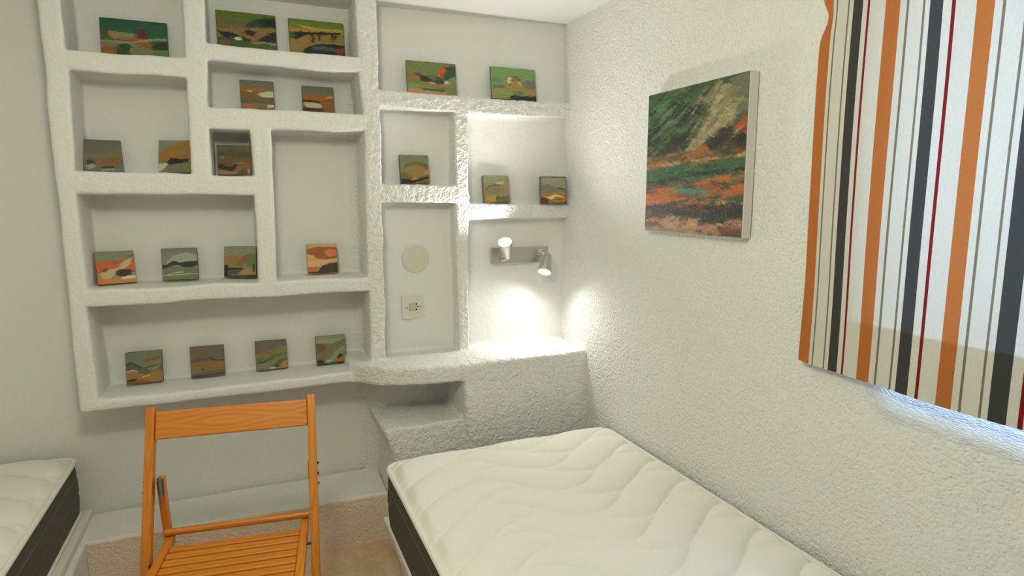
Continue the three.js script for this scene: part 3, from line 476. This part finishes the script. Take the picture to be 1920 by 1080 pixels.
  dune: [[G_, [144, 148, 110], [150, 146, 108]], [P_, [150, 132, 92], [6, 46, 30, 34, 70, 30, 60, 56, 30, 70, 10, 60]], [S_, [112, 84, 48], 3, [8, 52, 22, 38, 46, 34, 76, 34]], [P_, [200, 186, 144], [44, 24, 84, 20, 80, 32, 56, 32]], [P_, [182, 142, 86], [78, 26, 92, 18, 96, 44, 82, 60]], [P_, [152, 142, 100], [40, 64, 76, 44, 84, 64, 60, 80]], [S_, [112, 100, 66], 2, [40, 66, 56, 58, 66, 50]], [P_, [196, 152, 78], [10, 82, 24, 74, 46, 72, 50, 90, 30, 96, 12, 96]], [P_, [58, 50, 38], [48, 78, 58, 78, 54, 90, 46, 88]], [P_, [122, 116, 82], [56, 80, 100, 72, 100, 100, 40, 100]], [P_, [176, 130, 84], [0, 56, 8, 60, 12, 96, 0, 96]]],
  foam: [[G_, [156, 152, 136], [146, 140, 120]], [P_, [132, 128, 112], [0, 32, 30, 28, 56, 38, 80, 40, 100, 46, 100, 60, 0, 58]], [P_, [176, 124, 60], [0, 62, 24, 58, 60, 60, 100, 64, 100, 96, 0, 92]], [P_, [224, 204, 160], [10, 74, 28, 76, 54, 64, 78, 70, 96, 78, 60, 74, 40, 86]], [P_, [88, 56, 28], [0, 78, 18, 78, 40, 88, 70, 84, 100, 90, 100, 100, 0, 100]], [P_, [176, 120, 52], [30, 90, 60, 86, 96, 88, 90, 96, 30, 97]], [S_, [40, 40, 38], 3, [72, 42, 84, 46, 90, 48]], [S_, [70, 58, 46], 2, [1, 1, 99, 1, 99, 70]], [S_, [70, 58, 46], 2, [1, 1, 1, 60]]],
};
{
  const L = [-2.572, 0.118, 0.118, 0.020], back = [0.16, 0.155, 0.13];
  const put = (art, label, x, y, o = {}) => {
    const wide = o.wide, z = o.z ?? L[0], w = wide ? 0.205 : o.w ?? 0.118, h = o.h ?? 0.118;
    canvasThing(label, w, h, o.d ?? (wide ? 0.012 : 0.020), [x, y + 0.002, z], o.turn ?? 0, o.lean ?? 0.17, o.edge ?? back, paint(256, Math.round(256 * h / w), ART[art], 700, 2.2, 1, o.seen ?? 1), 'small landscape canvases on the niche shelves');
  };
  const W = (h, seen) => ({ wide: true, lean: 0.16, z: -2.578, h, seen });
  put('tower', 'wide green landscape canvas with a dark red tower, in the top left niche', -0.324, 1.849, W(0.144, 0.79));
  put('dunes', 'wide landscape canvas with dark green hill and white dab on the top middle shelf', 0.040, 1.902, W(0.157, 0.785));
  put('drips', 'wide ochre cliff canvas with black dripping trees, right of two on the top middle shelf', 0.290, 1.902, W(0.155, 0.785));
  put('cloud', 'small brown canvas with a white cloud-like blob at its right side', 0.063, 1.694, { h: 0.122, seen: 0.85 });
  put('surf', 'small rust and brown canvas with a cream patch at lower left, under the dripping-tree canvas', 0.283, 1.695, { h: 0.114, seen: 0.84 });
  put('mist', 'small grey and brown canvas turned to the right, leftmost on the upper left shelf', -0.443, 1.466, { turn: 0.28, lean: 0.24, h: 0.114, z: -2.552 });
  put('headland', 'small canvas with an ochre headland and black rock, turned left against the post', -0.229, 1.466, { turn: -0.36, z: -2.555 });
  put('crag', 'small olive and ochre canvas with a black jagged line, alone in the smallest niche', -0.030, 1.461, { z: -2.555, turn: -0.06, h: 0.112 });
  put('ember', 'small bright orange canvas with cream swirl, leaning far back at the left of its shelf', -0.432, 1.077, { turn: 0.24, lean: 0.30, z: -2.53, edge: [0.45, 0.22, 0.06] });
  put('ridge', 'small grey canvas with a black ridge over green, in the middle of three', -0.236, 1.077, { z: -2.55, edge: [0.12, 0.13, 0.09] });
  put('brush', 'small canvas with tan brush mark over a dark baseline, turned left beside a post', -0.036, 1.077, { turn: -0.30, z: -2.545 });
  put('blush', 'small orange and pink canvas with dark slope, alone in the tall niche', 0.271, 1.076, { z: -2.56, edge: [0.5, 0.28, 0.14] });
  put('valley', 'small canvas with slate valley over tan foreground, leftmost on the bottom shelf', -0.381, 0.697, { z: -2.565 });
  put('moor', 'small dull taupe and brown moor canvas, second from left on the bottom shelf', -0.170, 0.697, { z: -2.565 });
  put('meadow', 'small canvas with green meadow bands, third from left on the bottom shelf', 0.059, 0.698, { z: -2.565 });
  put('creek', 'small pale green canvas with a turquoise touch, rightmost on the bottom shelf', 0.288, 0.699, { z: -2.555 });
  put('reclining', 'wide canvas with a red-orange flash above a dark reclining shape', 0.716, 1.785, { wide: true, lean: 0.13, z: -2.478, h: 0.132, seen: 0.93 });
  put('arch', 'wide green canvas with a pale arch and purple-grey rock, nearest the right wall corner', 1.065, 1.784, { wide: true, lean: 0.13, z: -2.456, h: 0.133, seen: 0.95 });
  put('mound', 'small canvas with rounded ochre mound, above the round wall cover', 0.636, 1.432, { z: -2.475 });
  put('dune', 'small pale olive canvas with tan swirl, left of two above the spotlights', 0.985, 1.354, { z: -2.455 });
  put('foam', 'small grey and ochre canvas with dark outline, right of two above the spotlights', 1.228, 1.350, { z: -2.405, turn: -0.16, lean: 0.10 });
}
{ // large canvas hanging on the right wall
  GAIN = 0.88;
  const A = [[G_, [64, 92, 60], [92, 70, 40]],
    [P_, [70, 104, 62], [0, 4, 40, 0, 60, 10, 54, 30, 30, 38, 0, 36]], [P_, [86, 132, 80], [8, 10, 34, 4, 46, 12, 36, 22, 14, 24]], [P_, [40, 46, 32], [0, 26, 14, 22, 22, 34, 40, 20, 56, 8, 62, 14, 50, 32, 42, 44, 20, 50, 0, 50]], [P_, [96, 138, 84], [16, 18, 34, 18, 30, 30, 20, 30]],
    [P_, [52, 84, 62], [56, 6, 80, 0, 86, 6, 70, 12, 60, 18]], [P_, [168, 154, 118], [42, 48, 56, 34, 66, 20, 78, 4, 86, 6, 88, 20, 92, 26, 80, 34, 66, 38, 54, 46]], [P_, [188, 176, 138], [58, 34, 66, 22, 76, 14, 84, 22, 74, 32]], [P_, [120, 122, 98], [84, 2, 100, 0, 100, 24, 88, 26]],
    [P_, [40, 44, 30], [64, 42, 76, 34, 90, 32, 100, 32, 100, 48, 78, 50, 62, 48]], [P_, [180, 82, 34], [88, 34, 100, 26, 100, 38, 92, 36]], [P_, [110, 92, 52], [0, 48, 30, 46, 60, 46, 100, 48, 100, 54, 0, 56]], [P_, [176, 108, 46], [30, 50, 46, 46, 66, 42, 68, 46, 56, 50, 40, 54]], [P_, [198, 128, 48], [0, 54, 22, 53, 24, 56, 0, 57]], [P_, [190, 110, 42], [86, 48, 100, 47, 100, 51, 88, 52]],
    [S_, [206, 178, 120], 1.4, [20, 54, 50, 53, 78, 52, 99, 51]],
    [P_, [58, 100, 62], [0, 57, 30, 55, 60, 55, 100, 52, 100, 62, 60, 64, 30, 66, 0, 66]], [P_, [44, 128, 100], [24, 58, 34, 57, 36, 61, 26, 62]], [P_, [58, 120, 84], [50, 63, 70, 61, 72, 64, 54, 66]], [S_, [36, 38, 32], 1.6, [0, 68, 20, 66, 36, 64, 46, 60, 52, 63, 80, 61, 99, 60]], [P_, [40, 40, 36], [2, 68, 24, 65, 26, 70, 8, 72, 2, 71]],
    [P_, [96, 84, 44], [24, 66, 60, 66, 56, 72, 24, 73]], [P_, [190, 102, 34], [54, 68, 76, 64, 100, 62, 100, 78, 74, 76, 56, 72]], [P_, [150, 84, 36], [60, 70, 80, 70, 76, 74, 60, 73]],
    [P_, [204, 112, 40], [0, 74, 22, 71, 30, 72, 42, 76, 50, 78, 34, 82, 0, 84]], [P_, [72, 140, 106], [30, 73, 46, 71, 60, 73, 72, 76, 66, 78, 44, 76]], [P_, [70, 82, 54], [40, 82, 60, 77, 78, 76, 100, 78, 100, 82, 70, 80, 44, 85]], [P_, [182, 104, 44], [26, 84, 50, 82, 70, 82, 60, 88, 30, 88]],
    [P_, [206, 148, 96], [66, 82, 84, 80, 100, 82, 94, 86, 72, 86]], [P_, [36, 40, 34], [0, 86, 24, 85, 46, 86, 52, 92, 76, 86, 96, 82, 100, 84, 100, 98, 82, 98, 64, 94, 48, 92, 20, 90, 0, 88]],
    [P_, [118, 60, 40], [0, 88, 20, 90, 26, 100, 0, 100]], [P_, [202, 152, 106], [20, 93, 34, 92, 58, 94, 60, 104, 16, 104]]];
  const lower = [[P_, [206, 160, 116], [24, 90, 44, 91, 60, 93, 58, 100, 20, 100]], [P_, [196, 140, 88], [62, 92, 78, 93, 80, 99, 62, 98]], [P_, [172, 132, 96], [0, 96, 40, 97, 70, 98, 70, 100, 0, 100]], [P_, [112, 62, 34], [82, 92, 100, 88, 100, 98, 84, 99]], [S_, [52, 30, 20], 1.5, [60, 92, 61, 98]]];
  const fine = [];                                     // broken, scumbled touches over the flat masses
  const touch = (n, x0, x1, y0, y1, cols, w, tilt) => { for (let k = 0; k < n; k++) { const x = lerp(x0, x1, rnd()), y = lerp(y0, y1, rnd()), l = 2 + 6 * rnd(); fine.push([S_, cols[Math.floor(rnd() * cols.length)], w * (0.5 + rnd()), [x - l, y + tilt * l, x, y + (rnd() - 0.5) * 1.5, x + l, y - tilt * l]]); } };
  touch(60, 0, 50, 2, 44, [[52, 74, 46], [80, 116, 70], [38, 42, 30], [100, 120, 78], [66, 90, 58]], 1.6, 0.5);
  touch(36, 52, 90, 6, 40, [[150, 138, 104], [186, 172, 134], [128, 122, 92], [170, 150, 106]], 1.5, 0.9);
  touch(20, 64, 100, 32, 48, [[60, 52, 34], [120, 74, 38], [44, 46, 32], [84, 70, 42]], 1.4, 0.2);
  touch(26, 2, 98, 44, 54, [[150, 104, 54], [110, 86, 50], [178, 116, 56], [92, 84, 52]], 1.1, 0.1);
  touch(26, 2, 98, 54, 66, [[48, 82, 54], [70, 108, 70], [40, 46, 38], [56, 96, 64]], 1.1, 0.08);
  touch(40, 2, 98, 64, 82, [[168, 92, 36], [136, 78, 38], [186, 112, 48], [92, 72, 40], [62, 60, 40]], 1.1, 0.1);
  touch(34, 2, 98, 80, 92, [[40, 42, 34], [58, 46, 36], [96, 60, 38], [32, 36, 30]], 1.3, 0.15);
  touch(30, 2, 98, 90, 99, [[180, 136, 100], [150, 104, 76], [118, 76, 54], [200, 160, 122]], 1.1, 0.1);
  // the lowest fifth of the picture is drawn in its own list so that the rocks stay in front
  const sq = (ops, k) => ops.map(([a, c, p, q]) => a === 'p' ? [a, c, p.map((v, i) => i % 2 ? v * k : v)] : a === 's' ? [a, c, p, q.map((v, i) => i % 2 ? v * k : v)] : [a, c, p, q]);
  const t = canvasThing('large green and orange landscape canvas hanging on the right wall beside the curtain', 0.462, 0.455, 0.032, [1.275, 1.266, -1.567], -Math.PI / 2, 0.0, [0.74, 0.70, 0.64], paint(768, 768, [...sq(A, 0.96), ...lower, ...fine], 3600, 2.4, 0.7));
  t.name = numbered('canvas_painting');
}

// ---------------------------------------------------------------- wall fittings in the lower right niches
{
  const zv = -2.523;
  const vent = thing('wall_cover', 'round beige blank cover plate in the narrow niche', 'cover plate', [0.643, 1.125, zv]);
  const prof = [[0, 0.007], [0.052, 0.007], [0.058, 0.0055], [0.0615, 0.002], [0.0615, -0.004], [0, -0.004]].map(([a, b]) => new THREE.Vector2(a, b));
  part('plate', new THREE.LatheGeometry(prof, 56).rotateX(Math.PI / 2), M.cover, vent);
  const s = thing('wall_socket', 'cream wall socket with a beige rocker switch under the round cover', 'socket', [0.626, 0.921, zv]);
  const sh = new THREE.Shape(), w = 0.048, r = 0.008;
  sh.moveTo(-w + r, w); sh.lineTo(w - r, w); sh.quadraticCurveTo(w, w, w, w - r); sh.lineTo(w, -w + r); sh.quadraticCurveTo(w, -w, w - r, -w + 0.001); sh.bezierCurveTo(0.02, -w + 0.002, 0.012, -w + 0.006, 0, -w + 0.001); sh.bezierCurveTo(-0.012, -w - 0.007, -0.03, -w - 0.004, -w + r, -w); sh.quadraticCurveTo(-w, -w, -w, -w + r); sh.lineTo(-w, w - r); sh.quadraticCurveTo(-w, w, -w + r, w);
  part('face_plate', new THREE.ExtrudeGeometry(sh, { depth: 0.006, bevelEnabled: true, bevelSize: 0.002, bevelThickness: 0.002, bevelSegments: 3, curveSegments: 8 }).translate(0, 0, -0.002), M.plastic, s);
  part('rocker', rbox(0.028, 0.032, 0.006, 0.0015).translate(-0.004, 0.002, 0.008), M.rocker, s, 'beige rocker');
  for (const [x, y, rr] of [[0.013, 0.013, 0.0034], [0.013, -0.010, 0.0036], [0.019, 0.002, 0.0030], [0.031, 0.003, 0.0022], [-0.028, -0.001, 0.0026]]) part('pin_hole', new THREE.CylinderGeometry(rr, rr, 0.002, 14).rotateX(Math.PI / 2).translate(x, y, 0.0065), M.hole, s);
}
{
  const t = thing('wall_spotlight', 'brushed steel wall light with two lit adjustable spot heads above the ledge', 'wall lamp', [1.10, 1.128, -2.489]);
  part('mounting_plate', rbox(0.268, 0.072, 0.022, 0.0015).translate(0, 0, 0.008), M.steel, t);
  const glow = new THREE.MeshStandardMaterial({ color: 0xffffff, emissive: SPOT, emissiveIntensity: 6, roughness: 0.4 });
  const head = (lens, dir, joint, power, angle) => {
    const d = new THREE.Vector3(...dir).normalize(), q = new THREE.Quaternion().setFromUnitVectors(new THREE.Vector3(0, 1, 0), d), l = new THREE.Vector3(...lens);
    const put = (g) => g.applyQuaternion(q).translate(l.x, l.y, l.z);
    const prof = [[0.0, -0.090], [0.013, -0.090], [0.0165, -0.085], [0.019, -0.066], [0.0235, -0.042], [0.0285, -0.014], [0.0300, 0.003], [0.0285, 0.003], [0.027, -0.004], [0.0, -0.004]].map(([a, b]) => new THREE.Vector2(a, b));
    const h = part('spot_head', put(new THREE.LatheGeometry(prof, 40)), M.steel, t);
    part('bulb', put(new THREE.LatheGeometry([[0, 0.0050], [0.014, 0.0042], [0.0245, 0.0], [0.0265, -0.003], [0, -0.003]].map(([a, b]) => new THREE.Vector2(a, b)), 36)), glow, h, 'glowing lamp face');
    const tail = l.clone().addScaledVector(d, -0.072), j = new THREE.Vector3(...joint);
    const arm = new THREE.TubeGeometry(new THREE.CatmullRomCurve3([j, new THREE.Vector3(j.x, j.y, (j.z + tail.z) / 2), tail]), 16, 0.0065, 12);
    part('arm', mergeGeometries([arm.toNonIndexed(), rbox(0.026, 0.024, 0.018, 0.003).translate(j.x, j.y, j.z + 0.004).toNonIndexed(), new THREE.SphereGeometry(0.0105, 16, 12).translate(tail.x, tail.y, tail.z).toNonIndexed()]), M.chrome, t);
    const s = new THREE.SpotLight(SPOT, power, 0, angle, 1, 2); s.name = 'spot_lamp_light'; s.shadow.radius = 1.1; s.castShadow = true; s.shadow.mapSize.set(1024, 1024);
    s.position.copy(l).addScaledVector(d, 0.012); s.target.position.copy(l).addScaledVector(d, 0.5); t.add(s, s.target);
  };
  head([-0.118, 0.066, 0.124], [-0.36, 0.76, 0.54], [-0.085, -0.010, 0.02], SPOT_POWER, 1.42);
  head([0.075, -0.068, 0.106], [-0.40, -0.78, 0.46], [0.088, 0.012, 0.02], SPOT_POWER * 0.36, 1.52);
}

// ---------------------------------------------------------------- striped curtain
{
  const stripes = [];                                   // cloth coordinate in metres from the near hem, colour
  const OR = [0.52, 0.175, 0.050], DK = [0.066, 0.066, 0.066], RD = [0.22, 0.018, 0.022], TH = [0.22, 0.19, 0.145];
  const rep = [[0.000, 0.030, OR], [0.0435, 0.0485, TH], [0.0795, 0.0845, TH], [0.096, 0.126, DK], [0.144, 0.152, RD]], first = [[0.002, 0.037, OR], [0.0455, 0.0495, TH], [0.0765, 0.0805, TH], [0.091, 0.114, DK], [0.126, 0.131, RD]];
  first.forEach((s) => stripes.push(s));
  for (let k = 0; k < 6; k++) rep.forEach(([a, b, c]) => stripes.push([a + 0.165 + 0.190 * k, b + 0.165 + 0.190 * k, c]));
  const CW = 1.30, N = 2048, base = [0.72, 0.70, 0.63];
  const row = Array.from({ length: N }, (_, i) => { const u = (i + 0.5) / N * CW; let c = base; for (const s of stripes) if (u >= s[0] && u < s[1]) c = s[2]; return c; });
  const tex = dataTex(N, 64, (x, y) => { const c = row[x], j = 1 + 0.10 * (rnd() - 0.5); return c.map((v) => clamp(srgbOf(clamp(v * j)), 0, 255)); }, true);
  tex.wrapS = tex.wrapT = THREE.RepeatWrapping;
  const cloth = new THREE.MeshPhysicalMaterial({ map: tex, roughness: 1, transmission: 0.13, thickness: 0, side: THREE.DoubleSide, specularIntensity: 0.15, bumpMap: weaveTex, bumpScale: 0.0003 });
  const t = thing('curtain', 'white curtain with orange, charcoal, red and thin grey stripes over the window', 'curtain');
  const bottom = 0.966, top = 1.975;
  const zAt = (u, y) => { const pinch = 0.024 * Math.exp(-Math.pow((y - 1.795) / 0.030, 2)) * Math.exp(-u / 0.018); return -1.126 + u * 1.0 + pinch + 0.004 * nz(u * 5, y * 2, 3) - 0.006 * sstep(1.2, 0.97, y) * Math.exp(-u / 0.05); };
  const xAt = (u, y) => { const s = sstep(0.97, 1.9, y); return 1.276 - 0.006 * Math.sin(u * 19 + 0.8 + 0.6 * nz(1, y * 1.5, u)) * (0.5 + 0.5 * s) - 0.010 * nz(u * 3, y * 1.2, 8) - 0.0028 * Math.sin(u * 41 + y) * (0.35 + 0.5 * s) + 0.012 * Math.exp(-u / 0.03); };
  const sheet = (y0, y1, dx) => {
    const nu = 260, nv = Math.max(8, Math.round((y1 - y0) / 0.012)), pos = [], uv = [], idx = [];
    for (let j = 0; j <= nv; j++) for (let i = 0; i <= nu; i++) { const u = i / nu * CW, y = lerp(y0, y1, j / nv), sag = -0.012 * Math.sin(u * 4.2) * (1 - sstep(0.97, 1.3, y)); pos.push(xAt(u, y) + dx, y + sag * 0.6, zAt(u, y)); uv.push(u / CW, y * 4); }
    for (let j = 0; j < nv; j++) for (let i = 0; i < nu; i++) { const a = j * (nu + 1) + i; idx.push(a, a + 1, a + nu + 2, a, a + nu + 2, a + nu + 1); }
    const g = new THREE.BufferGeometry(); g.setAttribute('position', new THREE.BufferAttribute(new Float32Array(pos), 3)); g.setAttribute('uv', new THREE.BufferAttribute(new Float32Array(uv), 2)); g.setIndex(idx); g.computeVertexNormals(); return g;
  };
  part('cloth', sheet(bottom, top, 0), cloth, t);
  part('hem', sheet(bottom, 1.100, 0.004), cloth, t, 'doubled hem at the bottom of the cloth');
  const r = thing('curtain_rod', 'slim steel curtain rod above the striped curtain', 'curtain rod', [1.262, 1.985, -0.52]);
  part('rod', new THREE.CylinderGeometry(0.008, 0.008, 1.36, 18).rotateX(Math.PI / 2), M.steel, r);
  for (const s of [-1, 1]) { part('bracket', rbox(0.052, 0.014, 0.014, 0.003).translate(0.024, 0, s * 0.655), M.steel, r); part('finial', new THREE.SphereGeometry(0.014, 18, 12).translate(0, 0, s * 0.685), M.steel, r); }
}

// ---------------------------------------------------------------- ceiling globe above the frame, the room's main lamp
{
  const t = thing('ceiling_lamp', 'round opal glass ceiling lamp hanging overhead between the two beds', 'ceiling lamp', [-0.08, 1.90, -0.80]);
  part('canopy', new THREE.CylinderGeometry(0.055, 0.06, 0.025, 32).translate(0, CEIL - 1.90 - 0.0125, 0), M.frame, t);
  part('stem', new THREE.CylinderGeometry(0.008, 0.008, 0.10, 16).translate(0, 0.150, 0), M.steel, t);
  part('globe', new THREE.SphereGeometry(0.105, 40, 28), new THREE.MeshStandardMaterial({ color: 0xffffff, emissive: LAMP, emissiveIntensity: 3, roughness: 0.3 }), t);
  const p = new THREE.PointLight(LAMP, LAMP_POWER, 0, 2); p.name = 'ceiling_lamp_light'; p.shadow.radius = 5; p.castShadow = true; t.add(p);
}

renderer.render(scene, camera);
